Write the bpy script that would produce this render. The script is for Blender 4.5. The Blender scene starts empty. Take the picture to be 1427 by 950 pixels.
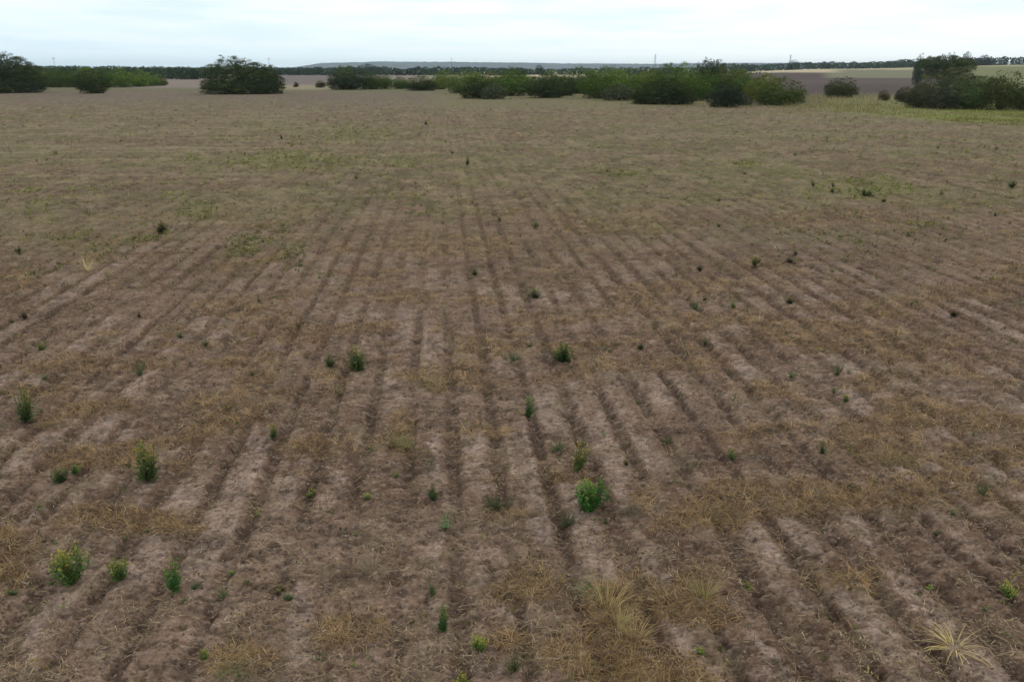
import bpy, math, random
import numpy as np
from mathutils import Vector

random.seed(7)
rng = np.random.default_rng(11)
scene = bpy.context.scene

# ------------------------------------------------------------------ camera
CX, CY, F = 713.5, 475.0, 1120.0          # photograph's centre and focal length in its own pixels
H = 4.28                                   # drone height
HOR = 96.0
PITCH = math.atan((CY - HOR) / F)
YAW = math.atan((CX - 611.0) / F * math.cos(PITCH))
cp, sp, cy_, sy_ = math.cos(PITCH), math.sin(PITCH), math.cos(YAW), math.sin(YAW)
FW = np.array([cp * sy_, cp * cy_, -sp]); RT = np.array([cy_, -sy_, 0.0]); UP = np.array([sp * sy_, sp * cy_, cp])

cam = bpy.data.cameras.new('camera')
cam.sensor_width = 36.0
cam.lens = 36.0 * F / 1427.0
cam.clip_start = 0.1
cam.clip_end = 40000.0
camo = bpy.data.objects.new('camera', cam)
scene.collection.objects.link(camo)
camo.location = (0, 0, H)
camo.rotation_euler = (math.pi / 2 - PITCH, 0, -YAW)
scene.camera = camo

# ------------------------------------------------------------------ sky, sun, exposure
SUN_EL, SUN_AZ = 52.0, 40.0                # degrees; azimuth clockwise from +Y
world = bpy.data.worlds.new('World')
scene.world = world
world.use_nodes = True
nt = world.node_tree
nt.nodes.clear()
out = nt.nodes.new('ShaderNodeOutputWorld')
bg = nt.nodes.new('ShaderNodeBackground')
bg.inputs['Strength'].default_value = 0.114
sky = nt.nodes.new('ShaderNodeTexSky')
sky.sky_type = 'NISHITA'
sky.sun_disc = False
sky.sun_elevation = math.radians(SUN_EL)
sky.sun_rotation = math.radians(SUN_AZ)
tc = nt.nodes.new('ShaderNodeTexCoord')
sep = nt.nodes.new('ShaderNodeSeparateXYZ')
nt.links.new(tc.outputs['Generated'], sep.inputs[0])
# project the view direction on a cloud deck so the cloud bands flatten towards the horizon
mx = nt.nodes.new('ShaderNodeMath'); mx.operation = 'MAXIMUM'; mx.inputs[1].default_value = 0.0
nt.links.new(sep.outputs['Z'], mx.inputs[0])
ad = nt.nodes.new('ShaderNodeMath'); ad.operation = 'ADD'; ad.inputs[1].default_value = 0.045
nt.links.new(mx.outputs[0], ad.inputs[0])
dv = nt.nodes.new('ShaderNodeVectorMath'); dv.operation = 'DIVIDE'
cmb = nt.nodes.new('ShaderNodeCombineXYZ')
for i in range(3): nt.links.new(ad.outputs[0], cmb.inputs[i])
nt.links.new(tc.outputs['Generated'], dv.inputs[0]); nt.links.new(cmb.outputs[0], dv.inputs[1])
mp = nt.nodes.new('ShaderNodeMapping'); mp.inputs['Scale'].default_value = (0.6, 0.5, 0.0)
mp.inputs['Location'].default_value = (3.1, 1.7, 0.0)
nt.links.new(dv.outputs[0], mp.inputs['Vector'])
cn = nt.nodes.new('ShaderNodeTexNoise')
cn.inputs['Scale'].default_value = 1.0; cn.inputs['Detail'].default_value = 6.0; cn.inputs['Roughness'].default_value = 0.5
nt.links.new(mp.outputs[0], cn.inputs['Vector'])
cr = nt.nodes.new('ShaderNodeValToRGB')
cr.color_ramp.elements[0].position = 0.36; cr.color_ramp.elements[0].color = (7.5, 8.9, 9.7, 1)
cr.color_ramp.elements[1].position = 0.58; cr.color_ramp.elements[1].color = (9.9, 10.3, 10.4, 1)
nt.links.new(cn.outputs['Fac'], cr.inputs['Fac'])
# horizon tone: blue white low down, turning whiter towards +X
hz = nt.nodes.new('ShaderNodeMapRange'); hz.inputs['From Min'].default_value = 0.0; hz.inputs['From Max'].default_value = 0.085
nt.links.new(sep.outputs['Z'], hz.inputs['Value'])
hx = nt.nodes.new('ShaderNodeMapRange'); hx.inputs['From Min'].default_value = -0.45; hx.inputs['From Max'].default_value = 0.5
nt.links.new(sep.outputs['X'], hx.inputs['Value'])
lowc = nt.nodes.new('ShaderNodeMix'); lowc.data_type = 'RGBA'
lowc.inputs[6].default_value = (7.0, 8.9, 10.0, 1); lowc.inputs[7].default_value = (9.6, 10.4, 10.6, 1)
nt.links.new(hx.outputs[0], lowc.inputs[0])
lm = nt.nodes.new('ShaderNodeMix'); lm.data_type = 'RGBA'
nt.links.new(hz.outputs[0], lm.inputs[0]); nt.links.new(lowc.outputs[2], lm.inputs[6]); nt.links.new(cr.outputs[0], lm.inputs[7])
xm = nt.nodes.new('ShaderNodeMix'); xm.data_type = 'RGBA'; xm.inputs[0].default_value = 0.9
nt.links.new(sky.outputs[0], xm.inputs[6]); nt.links.new(lm.outputs[2], xm.inputs[7])
nt.links.new(xm.outputs[2], bg.inputs['Color'])
nt.links.new(bg.outputs[0], out.inputs['Surface'])

sl = bpy.data.lights.new('sun', 'SUN')
sl.energy = 0.5
sl.angle = math.radians(24)
sl.color = (1.0, 0.96, 0.9)
so = bpy.data.objects.new('sun', sl)
scene.collection.objects.link(so)
_d = Vector((math.sin(math.radians(SUN_AZ)) * math.cos(math.radians(SUN_EL)),
             math.cos(math.radians(SUN_AZ)) * math.cos(math.radians(SUN_EL)), math.sin(math.radians(SUN_EL))))
so.rotation_euler = _d.to_track_quat('Z', 'Y').to_euler()
so.location = (0, 0, 60)

scene.view_settings.view_transform = 'Standard'
scene.view_settings.look = 'None'
scene.view_settings.gamma = 1.0
scene.view_settings.exposure = 0.0
scene.view_settings.use_curve_mapping = False
scene.cycles.use_denoising = True
scene.cycles.max_bounces = 4
scene.cycles.volume_bounces = 0
scene.cycles.filter_width = 1.5

# ------------------------------------------------------------------ numpy noise
def _hash(xi, yi, seed):
    h = (xi.astype(np.int64) * 374761393 + yi.astype(np.int64) * 668265263 + seed * 982451653) & 0xffffffff
    h = ((h ^ (h >> 13)) * 1274126177) & 0xffffffff
    h = h ^ (h >> 16)
    return (h & 0xffffff).astype(np.float64) / 0xffffff

def vn(x, y, seed=0):
    xi = np.floor(x); yi = np.floor(y)
    fx = x - xi; fy = y - yi
    fx = fx * fx * fx * (fx * (fx * 6 - 15) + 10); fy = fy * fy * fy * (fy * (fy * 6 - 15) + 10)
    xi = xi.astype(np.int64); yi = yi.astype(np.int64)
    a = _hash(xi, yi, seed); b = _hash(xi + 1, yi, seed); c = _hash(xi, yi + 1, seed); d = _hash(xi + 1, yi + 1, seed)
    return (a + (b - a) * fx) * (1 - fy) + (c + (d - c) * fx) * fy

def fbm(x, y, octaves=4, seed=0, gain=0.5):
    s = 0.0; a = 1.0; t = 0.0
    for o in range(octaves):
        s = s + a * vn(x, y, seed + 17 * o); t += a; a *= gain
        x, y = (x * 0.8 - y * 0.6) * 2.03 + 5.1, (x * 0.6 + y * 0.8) * 2.03 + 1.7
    return s / t

def sst(a, b, x):
    t = np.clip((x - a) / (b - a), 0, 1)
    return t * t * (3 - 2 * t)

# ------------------------------------------------------------------ camera <-> ground helpers
def project(x, y, z):
    v = np.stack([x, y, z - H], -1)
    dz = v @ FW
    dz = np.where(np.abs(dz) < 1e-3, 1e-3, dz)
    return CX + F * (v @ RT) / dz, CY - F * (v @ UP) / dz, dz

def ground_at(px, py):
    """Point of the level field seen at a place of the photograph."""
    px = np.asarray(px, float); py = np.asarray(py, float)
    d = ((px - CX) / F)[..., None] * RT + ((CY - py) / F)[..., None] * UP + FW
    t = -H / d[..., 2]
    return d[..., 0] * t, d[..., 1] * t

def terrain(x, y):
    """Large relief: level field, land rising gently away on the east side."""
    g = x * sy_ + y * cy_; r = x * cy_ - y * sy_
    gg = np.maximum(g, 1.0)
    t = r / gg
    az = sst(0.20, 0.38, t) * 4.0 + sst(0.36, 0.64, t) * 3.5
    rise = az * sst(250, 700, g)
    rise = rise + 0.10 * (fbm(x / 23, y / 23, 2, 91) - 0.5) * sst(12, 60, g)
    return rise

S = 0.52
X0 = float(ground_at(633.0, 640.0)[0])

def ell(px, py, cx, cy, rx, ry):
    return np.exp(-(((px - cx) / rx) ** 2 + ((py - cy) / ry) ** 2))

MATS = [(600, 528, 75, 14), (470, 530, 30, 20), (270, 650, 60, 32), (120, 570, 70, 16), (40, 390, 45, 14), (1000, 700, 95, 24),
        (1220, 622, 90, 22), (850, 850, 80, 45), (745, 810, 60, 34), (600, 335, 130, 10), (1240, 430, 130, 20), (1100, 462, 130, 22),
        (850, 312, 70, 13), (1390, 400, 60, 22), (330, 915, 70, 22), (480, 875, 50, 26), (20, 800, 35, 30), (340, 425, 60, 22),
        (1340, 590, 100, 14), (700, 715, 60, 14), (560, 590, 30, 30), (310, 300, 60, 12), (150, 720, 50, 16), (900, 690, 30, 30),
        (660, 600, 60, 12), (1180, 300, 90, 12), (990, 400, 60, 16), (760, 445, 40, 10), (1050, 540, 80, 14), (560, 415, 90, 12)]
GREENS = [(340, 345, 34, 16, 1.0), (278, 292, 34, 12, .9), (420, 222, 140, 14, .95), (225, 318, 14, 10, .6), (1205, 262, 70, 16, .9),
          (1040, 228, 28, 8, .8), (480, 190, 120, 22, .5), (130, 260, 60, 12, .4), (1150, 190, 110, 12, .45), (820, 390, 60, 30, .35),
          (520, 450, 60, 60, .35), (430, 350, 70, 30, .4), (1380, 215, 60, 14, .4), (950, 170, 130, 8, .3), (160, 340, 90, 30, .4),
          (30, 280, 80, 40, .35), (520, 270, 120, 14, .5), (1240, 330, 120, 30, .35), (860, 240, 70, 12, .45), (740, 400, 30, 20, .4)]
DARKS = [(160, 265, 60, 7), (130, 290, 80, 10), (500, 262, 60, 16), (1170, 340, 110, 34), (1040, 330, 60, 30), (460, 290, 30, 30)]

def field(x, y):
    """Fine relief and cover of the worked field: z, and the masks furrow, crust, mat, green."""
    g = x * sy_ + y * cy_
    px, py, _ = project(x, y, np.zeros_like(x))
    near = 1 - sst(14, 45, g)
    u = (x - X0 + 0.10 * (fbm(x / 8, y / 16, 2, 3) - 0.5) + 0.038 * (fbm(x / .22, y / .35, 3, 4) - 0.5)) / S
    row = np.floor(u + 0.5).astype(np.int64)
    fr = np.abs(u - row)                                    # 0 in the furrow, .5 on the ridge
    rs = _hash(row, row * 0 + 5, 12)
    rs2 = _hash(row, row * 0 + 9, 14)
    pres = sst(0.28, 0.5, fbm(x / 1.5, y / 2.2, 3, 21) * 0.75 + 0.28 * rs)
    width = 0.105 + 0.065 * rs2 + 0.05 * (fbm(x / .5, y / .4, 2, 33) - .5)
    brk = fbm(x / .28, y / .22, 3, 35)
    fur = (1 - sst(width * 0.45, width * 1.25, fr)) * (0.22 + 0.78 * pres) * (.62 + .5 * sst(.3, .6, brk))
    # dry grass mats lie across the rows, straw scattered between
    n1 = fbm(x / 1.3 + 0.4 * fbm(x / .5, y / .5, 2, 8), y / 0.8, 4, 41, .55)
    n2 = fbm(x / 3.5, y / 2.3, 3, 55)
    # rows of mats where a swath of straw was dropped
    lists = 0.0
    for m in MATS:
        lists = np.maximum(lists, ell(px, py, m[0], m[1], m[2] * 1.15, m[3] * 1.25))
    mat = sst(0.565, 0.69, n1 * 0.72 + n2 * 0.30 + 0.24 * lists - 0.01)
    mat = np.maximum(mat, 0.9 * sst(0.4, 0.75, lists * (0.35 + 1.1 * n1)))
    mat = mat * (1 - 0.35 * fur)
    gl = 0.0
    for m in GREENS:
        gl = np.maximum(gl, m[4] * ell(px, py, *m[:4]))
    farg = sst(10, 24, g)
    gn = fbm(x / 0.9, y / 1.3, 4, 61, .6)
    green = sst(0.50, 0.78, gn * 0.62 + 0.42 * gl + 0.12 * farg)
    dk = 0.0
    for m in DARKS:
        dk = np.maximum(dk, ell(px, py, *m))
    # hard pale crust on the ridges
    c1 = fbm(x / .75, y / 1.7, 5, 71, .62)
    crust = sst(0.49, 0.62, c1) * sst(width * 1.2, width * 2.0, fr) * (1 - mat) * (1 - 0.7 * farg)
    crk = np.abs(2 * fbm(x / .16, y / .13, 3, 74, .6) - 1)
    crust = crust * (0.25 + 0.75 * sst(.03, .16, crk))
    # relief
    amp = 0.75 + 0.25 * near
    z = -0.050 * fur * amp
    cl = fbm(x / .33, y / .30, 3, 81)
    z = z + 0.050 * (cl - .5)
    pit = sst(.60, .75, fbm(x / .13, y / .075, 3, 89, .6))
    z = z - .034 * pit * (1 - .3 * crust)
    r1 = 1 - np.abs(2 * fbm(x / .11, y / .085, 3, 83, .6) - 1)
    z = z + (0.040 * (r1 - .75)) * (1 - 0.6 * crust)
    z = z + 0.010 * (vn(x / .028, y / .026, 86) - .5) * near * (1 - 0.5 * crust)
    z = z + 0.007 * crust
    z = z + mat * (0.055 * (fbm(x / .20, y / .15, 3, 88) - .3))
    clod = sst(.74, .86, vn(x / .085, y / .07, 95)) * (0.4 + 0.6 * fur)
    z = z + 0.022 * clod * near
    far = sst(60, 110, g)
    z = z * (1 - far)
    return z, fur, crust, mat, green, dk, c1

def surf(x, y):
    x = np.atleast_1d(np.asarray(x, float)); y = np.atleast_1d(np.asarray(y, float))
    return terrain(x, y) + field(x, y)[0]

# ------------------------------------------------------------------ mesh helpers
def mesh_np(name, V, Q, attrs=None, mat=None, smooth=True):
    me = bpy.data.meshes.new(name)
    V = np.asarray(V, np.float32); Q = np.asarray(Q, np.int32)
    k = Q.shape[1]
    me.vertices.add(len(V)); me.vertices.foreach_set('co', V.ravel())
    me.loops.add(Q.size); me.loops.foreach_set('vertex_index', Q.ravel())
    me.polygons.add(len(Q))
    me.polygons.foreach_set('loop_start', np.arange(0, Q.size, k, dtype=np.int32))
    me.polygons.foreach_set('loop_total', np.full(len(Q), k, np.int32))
    me.polygons.foreach_set('use_smooth', np.full(len(Q), smooth, bool))
    for an, av in (attrs or {}).items():
        a = me.attributes.new(an, 'FLOAT_COLOR', 'POINT')
        a.data.foreach_set('color', np.asarray(av, np.float32).ravel())
    if mat: me.materials.append(mat)
    me.update(); me.validate()
    return me

def link(name, me, parent=None, **props):
    o = bpy.data.objects.new(name, me)
    scene.collection.objects.link(o)
    if parent is not None: o.parent = parent
    for k, v in props.items(): o[k] = v
    return o

def principled(name):
    m = bpy.data.materials.new(name); m.use_nodes = True
    b = m.node_tree.nodes['Principled BSDF']
    b.inputs['Roughness'].default_value = 0.9
    b.inputs['Specular IOR Level'].default_value = 0.15
    return m, m.node_tree, b

def node(t, ty, **kw):
    n = t.nodes.new(ty)
    for k, v in kw.items(): setattr(n, k, v)
    return n

# ------------------------------------------------------------------ materials
def ground_material():
    m, t, b = principled('field_soil')
    b.inputs['Roughness'].default_value = 0.95
    b.inputs['Specular IOR Level'].default_value = 0.08
    at = node(t, 'ShaderNodeAttribute', attribute_name='cover')
    geo = node(t, 'ShaderNodeNewGeometry')
    n1 = node(t, 'ShaderNodeTexNoise'); n1.inputs['Scale'].default_value = 26; n1.inputs['Detail'].default_value = 5; n1.inputs['Roughness'].default_value = .7
    n2 = node(t, 'ShaderNodeTexNoise'); n2.inputs['Scale'].default_value = 5.0; n2.inputs['Detail'].default_value = 6; n2.inputs['Roughness'].default_value = .65
    mpp = node(t, 'ShaderNodeMapping'); mpp.inputs['Scale'].default_value = (1, 1.4, 1)
    t.links.new(geo.outputs['Position'], mpp.inputs[0])
    t.links.new(mpp.outputs[0], n1.inputs['Vector']); t.links.new(mpp.outputs[0], n2.inputs['Vector'])
    r1 = node(t, 'ShaderNodeMapRange'); r1.inputs['From Min'].default_value = .3; r1.inputs['From Max'].default_value = .7
    r1.inputs['To Min'].default_value = .62; r1.inputs['To Max'].default_value = 1.38
    r2 = node(t, 'ShaderNodeMapRange'); r2.inputs['From Min'].default_value = .3; r2.inputs['From Max'].default_value = .7
    r2.inputs['To Min'].default_value = .78; r2.inputs['To Max'].default_value = 1.22
    t.links.new(n1.outputs['Fac'], r1.inputs['Value']); t.links.new(n2.outputs['Fac'], r2.inputs['Value'])
    mm = node(t, 'ShaderNodeMath', operation='MULTIPLY'); t.links.new(r1.outputs[0], mm.inputs[0]); t.links.new(r2.outputs[0], mm.inputs[1])
    n4 = node(t, 'ShaderNodeTexNoise'); n4.inputs['Scale'].default_value = 1.7; n4.inputs['Detail'].default_value = 8; n4.inputs['Roughness'].default_value = .72
    t.links.new(mpp.outputs[0], n4.inputs['Vector'])
    r4 = node(t, 'ShaderNodeMapRange'); r4.inputs['From Min'].default_value = .32; r4.inputs['From Max'].default_value = .68
    r4.inputs['To Min'].default_value = .68; r4.inputs['To Max'].default_value = 1.32
    t.links.new(n4.outputs['Fac'], r4.inputs['Value'])
    m2 = node(t, 'ShaderNodeMath', operation='MULTIPLY'); t.links.new(mm.outputs[0], m2.inputs[0]); t.links.new(r4.outputs[0], m2.inputs[1]); mm = m2
    vm = node(t, 'ShaderNodeVectorMath', operation='SCALE')
    t.links.new(at.outputs['Color'], vm.inputs[0]); fin = node(t, 'ShaderNodeMath', operation='MULTIPLY'); fin.inputs[1].default_value = .80
    t.links.new(mm.outputs[0], fin.inputs[0]); t.links.new(fin.outputs[0], vm.inputs['Scale'])
    t.links.new(vm.outputs[0], b.inputs['Base Color'])
    bp = node(t, 'ShaderNodeBump'); bp.inputs['Strength'].default_value = .6; bp.inputs['Distance'].default_value = .02
    n3 = node(t, 'ShaderNodeTexNoise'); n3.inputs['Scale'].default_value = 60; n3.inputs['Detail'].default_value = 4
    t.links.new(geo.outputs['Position'], n3.inputs['Vector'])
    t.links.new(n3.outputs['Fac'], bp.inputs['Height']); t.links.new(bp.outputs[0], b.inputs['Normal'])
    return m

def tint_material(name, rough=.85, obj_color=False, transl=0.0, spec=.06):
    m, t, b = principled(name)
    b.inputs['Specular IOR Level'].default_value = spec
    b.inputs['Roughness'].default_value = rough
    at = node(t, 'ShaderNodeAttribute', attribute_name='tint')
    geo = node(t, 'ShaderNodeNewGeometry')
    col = at.outputs['Color']
    if obj_color:
        oi = node(t, 'ShaderNodeObjectInfo')
        mu = node(t, 'ShaderNodeVectorMath', operation='MULTIPLY')
        t.links.new(at.outputs['Color'], mu.inputs[0]); t.links.new(oi.outputs['Color'], mu.inputs[1]); col = mu.outputs[0]
    nz = node(t, 'ShaderNodeTexNoise'); nz.inputs['Scale'].default_value = 3.0; nz.inputs['Detail'].default_value = 3
    t.links.new(geo.outputs['Position'], nz.inputs['Vector'])
    mr = node(t, 'ShaderNodeMapRange'); mr.inputs['From Min'].default_value = .3; mr.inputs['From Max'].default_value = .7
    mr.inputs['To Min'].default_value = .8; mr.inputs['To Max'].default_value = 1.2
    t.links.new(nz.outputs['Fac'], mr.inputs['Value'])
    sc = node(t, 'ShaderNodeVectorMath', operation='SCALE'); t.links.new(col, sc.inputs[0]); t.links.new(mr.outputs[0], sc.inputs['Scale'])
    t.links.new(sc.outputs[0], b.inputs['Base Color'])
    if transl:
        tr = node(t, 'ShaderNodeBsdfTranslucent'); mixs = node(t, 'ShaderNodeMixShader'); mixs.inputs[0].default_value = transl
        t.links.new(sc.outputs[0], tr.inputs['Color'])
        t.links.new(b.outputs[0], mixs.inputs[1]); t.links.new(tr.outputs[0], mixs.inputs[2])
        t.links.new(mixs.outputs[0], t.nodes['Material Output'].inputs['Surface'])
    return m

def noise_material(name, c0, c1, scale=6.0, rough=.9):
    m, t, b = principled(name); b.inputs['Roughness'].default_value = rough
    tcn = node(t, 'ShaderNodeTexCoord'); nz = node(t, 'ShaderNodeTexNoise'); nz.inputs['Scale'].default_value = scale; nz.inputs['Detail'].default_value = 5
    t.links.new(tcn.outputs['Object'], nz.inputs['Vector'])
    mi = node(t, 'ShaderNodeMix', data_type='RGBA'); mi.inputs[6].default_value = (*c0, 1); mi.inputs[7].default_value = (*c1, 1)
    t.links.new(nz.outputs['Fac'], mi.inputs[0]); t.links.new(mi.outputs[2], b.inputs['Base Color'])
    return m

M_ground = ground_material()
M_straw = tint_material('dry_straw', .8)
M_grass = tint_material('grass_blades', .8, transl=.15)
M_leaf = tint_material('bush_leaves', 1.0, True, .10, .0)
M_weed = tint_material('weed_leaves', .8, True, .2, .05)
M_bark = noise_material('bark', (.03, .024, .018), (.09, .07, .055), 9)
M_pole = noise_material('weathered_pole', (.06, .06, .065), (.12, .12, .125), 3)

# ------------------------------------------------------------------ the ground sheet
rows_py = list(np.arange(1010, 114, -1.15)) + list(np.arange(114, 101, -.6)) + list(np.arange(101, 97.2, -.25)) + list(np.arange(97.2, 96.82, -.08))
g_rows = []
for p in rows_py:
    dz_ = (CY - p) / F * cp - sp
    g_rows.append(((CY - p) / F * sp + cp) * (-H / dz_))
g_rows = [-60, -20, -6, 0.0, 1.0, 2.0] + [g for g in g_rows if g > 2.3] + [6300.0]
g_rows = np.array(g_rows)
tc_ = list(np.arange(-90, 1517.1, 1.25))
left = [-90 - 3 * 1.25 ** k for k in range(1, 26)][::-1]
right = [1517 + 3 * 1.25 ** k for k in range(1, 26)]
cols = (np.array(left + tc_ + right) - CX) / F
G, T = np.meshgrid(g_rows, cols, indexing='ij')
DC = np.maximum(G, 2.0) * cp + H * sp
R_ = np.clip(T * DC, -6000, 6000)
GX = G * sy_ + R_ * cy_; GY = G * cy_ - R_ * sy_
nr, nc = GX.shape
x = GX.ravel(); y = GY.ravel()
zt = terrain(x, y)
zf, fur, crust, matm, green, dk, c1 = field(x, y)
z = zt + zf
px, py, _ = project(x, y, zt)
gd = x * sy_ + y * cy_

def mixc(a, c, w):
    w = np.clip(w, 0, 1)[:, None]
    return a * (1 - w) + np.asarray(c)[None, :] * w

tone = fbm(x / 2.6, y / 2.0, 4, 101)
col = np.tile(np.array([.182, .119, .082]), (len(x), 1))
col = mixc(col, (.235, .162, .116), sst(.4, .65, tone))
col = mixc(col, (.345, .258, .205), crust * .85)
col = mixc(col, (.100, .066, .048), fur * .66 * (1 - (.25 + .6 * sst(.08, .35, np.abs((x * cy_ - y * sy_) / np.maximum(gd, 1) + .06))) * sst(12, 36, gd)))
col = mixc(col, (.235, .150, .080), matm * .5)
cm = fbm(x / .20, y / .26, 3, 147, .6)
col = mixc(col, (.34, .235, .125), matm * sst(.5, .65, cm) * .55)
col = mixc(col, (.10, .066, .04), matm * sst(.5, .62, 1 - cm) * .45)
# short weeds and stubble take over with distance
farf = sst(13, 34, gd)
col = mixc(col, (.200, .150, .082), farf * .5 * (1 - .6 * dk))
green_far = fbm(x / 5.0, y / 7.0, 4, 131)
col = mixc(col, (.130, .150, .042), green * .45 * (1 - farf))
col = mixc(col, (.180, .185, .058), green * .7 * farf)
col = mixc(col, (.165, .165, .060), farf * sst(.50, .66, green_far) * .42)
col = mixc(col, (.150, .102, .080), dk * .5)
spk = sst(.56, .70, fbm(x / .22, y / .34, 4, 141, .65))
col = mixc(col, (.095, .070, .045), spk * .55)
sp2 = sst(.58, .65, fbm(x / .10, y / .055, 4, 143, .62)) * (1 - sst(10, 24, gd))
sp3 = sst(.60, .68, fbm(x / .08, y / .04, 3, 149, .62)) * (1 - sst(10, 24, gd))
col = mixc(col, (.36, .28, .215), sp3 * .45)
col = mixc(col, (.075, .052, .038), sp2 * .62 * (1 - .4 * crust))
spp = sst(.58, .72, fbm(x / .30, y / .45, 4, 145, .65))
col = mixc(col, (.30, .235, .155), spp * .35)
bl = fbm(x / 8, y / 5, 4, 151)
col = mixc(col, (.250, .205, .125), farf * sst(.55, .72, bl) * .5)
mott = fbm(x / .55, y / .75, 4, 211, .62)
mot2 = fbm(x / .8, y / 1.1, 4, 215, .62)
fm = farf * sst(100, 35, gd) if False else farf
col = mixc(col, (.105, .085, .045), fm * sst(.53, .66, mott) * .60)
col = mixc(col, (.300, .235, .135), fm * sst(.55, .68, mot2) * .55)
col = mixc(col, (.150, .155, .055), fm * sst(.55, .66, fbm(x / 1.1, y / 1.6, 4, 219, .6)) * .45)
# the greyer, barer far end of the field
edge = py + 5 * (fbm(x / 12, y / 30, 3, 161) - .5)
col = mixc(col, (.172, .135, .105), (1 - sst(134, 158, edge)) * .6)
# wheel lines and thin pale lines of straw running across on the west side
ln = fbm(x / 14, y / 0.7, 2, 171)
col = mixc(col, (.30, .25, .15), sst(.62, .72, ln) * sst(22, 40, gd) * (1 - sst(60, 90, gd)) * .5 * (1 - sst(-.35, .0, (x * cy_ - y * sy_) / np.maximum(gd, 1))))

wob = 3.0 * (fbm(x / 20, y / 40, 3, 181) - .5)
def box(x0, x1, y0, y1, s=2.0, sy=.8):
    return sst(x0 - s, x0 + s, px) * (1 - sst(x1 - s, x1 + s, px)) * sst(y0 - sy, y0 + sy, py + wob * .4) * (1 - sst(y1 - sy, y1 + sy, py + wob * .4))
ahead = gd > 40
def zone(c, w):
    global col
    col = mixc(col, c, np.where(ahead, w, 0))
zone((.16, .15, .08), box(-400, 2200, 90, 127, 5, 2))
zone((.25, .20, .165), box(150, 300, 104, 123, 8, 2))
zone((.19, .155, .14), box(385, 475, 101, 119, 4))
zone((.33, .28, .175), box(385, 480, 118, 125, 4, 2) * .8)
zone((.24, .19, .16), box(475, 600, 101, 110, 10))
zone((.24, .23, .13), box(585, 700, 100, 111, 14))
zone((.50, .43, .27), box(640, 860, 99, 108, 20))
zone((.16, .165, .08), box(465, 640, 123, 130, 8, 2) * .5)
zone((.19, .18, .085), box(600, 1120, 129, 149 , 20, 3) * .6)
# east side: stubble strip, ploughed land, pale green crop
zone((.090, .066, .056), box(1000, 2400, 100, 146, 10, 1.5))
zone((.120, .090, .075), box(1000, 1500, 112, 117, 30, 3) * .8)
zone((.20, .195, .115), box(1150, 1292, 96, 109, 12, 1.2))
zone((.56, .48, .31), box(1000, 1165, 93, 101.5, 20, .8) * .95)
zone((.50, .43, .26), box(1120, 1290, 93, 97.5, 20, .6) * .8)
zone((.19, .20, .085), box(1320, 2600, 86, 130, 6, 1))
zone((.42, .38, .22), box(1335, 2600, 84, 92.3, 10, .8) * .9)
gb = 151 + (px - 1120) * .085                                   # lower edge of the grass verge
vw = sst(1085, 1180, px) * sst(128, 140, py) * (1 - sst(-4, 3, py - gb + wob * 2))
zone((.22, .225, .085), vw * .85)
zone((.185, .225, .040), vw * sst(1230, 1330, px) * sst(.38, .6, fbm(x / 4, y / 5, 3, 191)) * .85)
col = col * np.array([1.03, .965, .94])
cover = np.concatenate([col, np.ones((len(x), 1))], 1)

idx = np.arange(nr * nc).reshape(nr, nc)
Q = np.stack([idx[:-1, :-1], idx[:-1, 1:], idx[1:, 1:], idx[1:, :-1]], -1).reshape(-1, 4)
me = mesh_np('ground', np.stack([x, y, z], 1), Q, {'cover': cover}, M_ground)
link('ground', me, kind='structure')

# ------------------------------------------------------------------ far hills
def hills():
    pxs = np.arange(380, 1500, 1.0)
    top = np.interp(pxs, [380, 436, 452, 470, 540, 620, 700, 800, 900, 1000, 1100, 1200, 1500],
                    [97, 96, 91, 87.5, 86.0, 86.3, 86.8, 88.2, 88.6, 87.5, 87.5, 88.5, 90])
    D = 4200.0
    hh = (HOR - top) / F * D * 1.02
    U = np.linspace(0, 1, 16)
    V = []
    for k, u in enumerate(U):
        d = D - 500 + 1000 * u
        t = (pxs - CX) / F
        r = t * D / cp * cp
        prof = math.sin(math.pi * u) ** .6 if 0 < u < 1 else 0
        n = fbm(pxs / 3.0, np.full_like(pxs, k * 3.3), 3, 300)
        zz = (hh * prof * (0.9 + .1 * fbm(pxs / 30, np.full_like(pxs, u * 3), 2, 310)) + prof * 4.5 * (n - .45)) - (2 if prof == 0 else 0)
        V.append(np.stack([d * sy_ + r * cy_, d * cy_ - r * sy_, zz], 1))
    n = len(pxs)
    V = np.concatenate(V)
    I = np.arange(len(U) * n).reshape(len(U), n)
    Qh = np.stack([I[:-1, :-1], I[:-1, 1:], I[1:, 1:], I[1:, :-1]], -1).reshape(-1, 4)
    m = noise_material('hill_cover_haze_tint', (.02, .05, .06), (.16, .16, .17), .012)  # cover colours shifted to blue, painting in part of the distance haze
    link('hills', mesh_np('hills', V, Qh, None, m), kind='structure')
hills()

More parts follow.
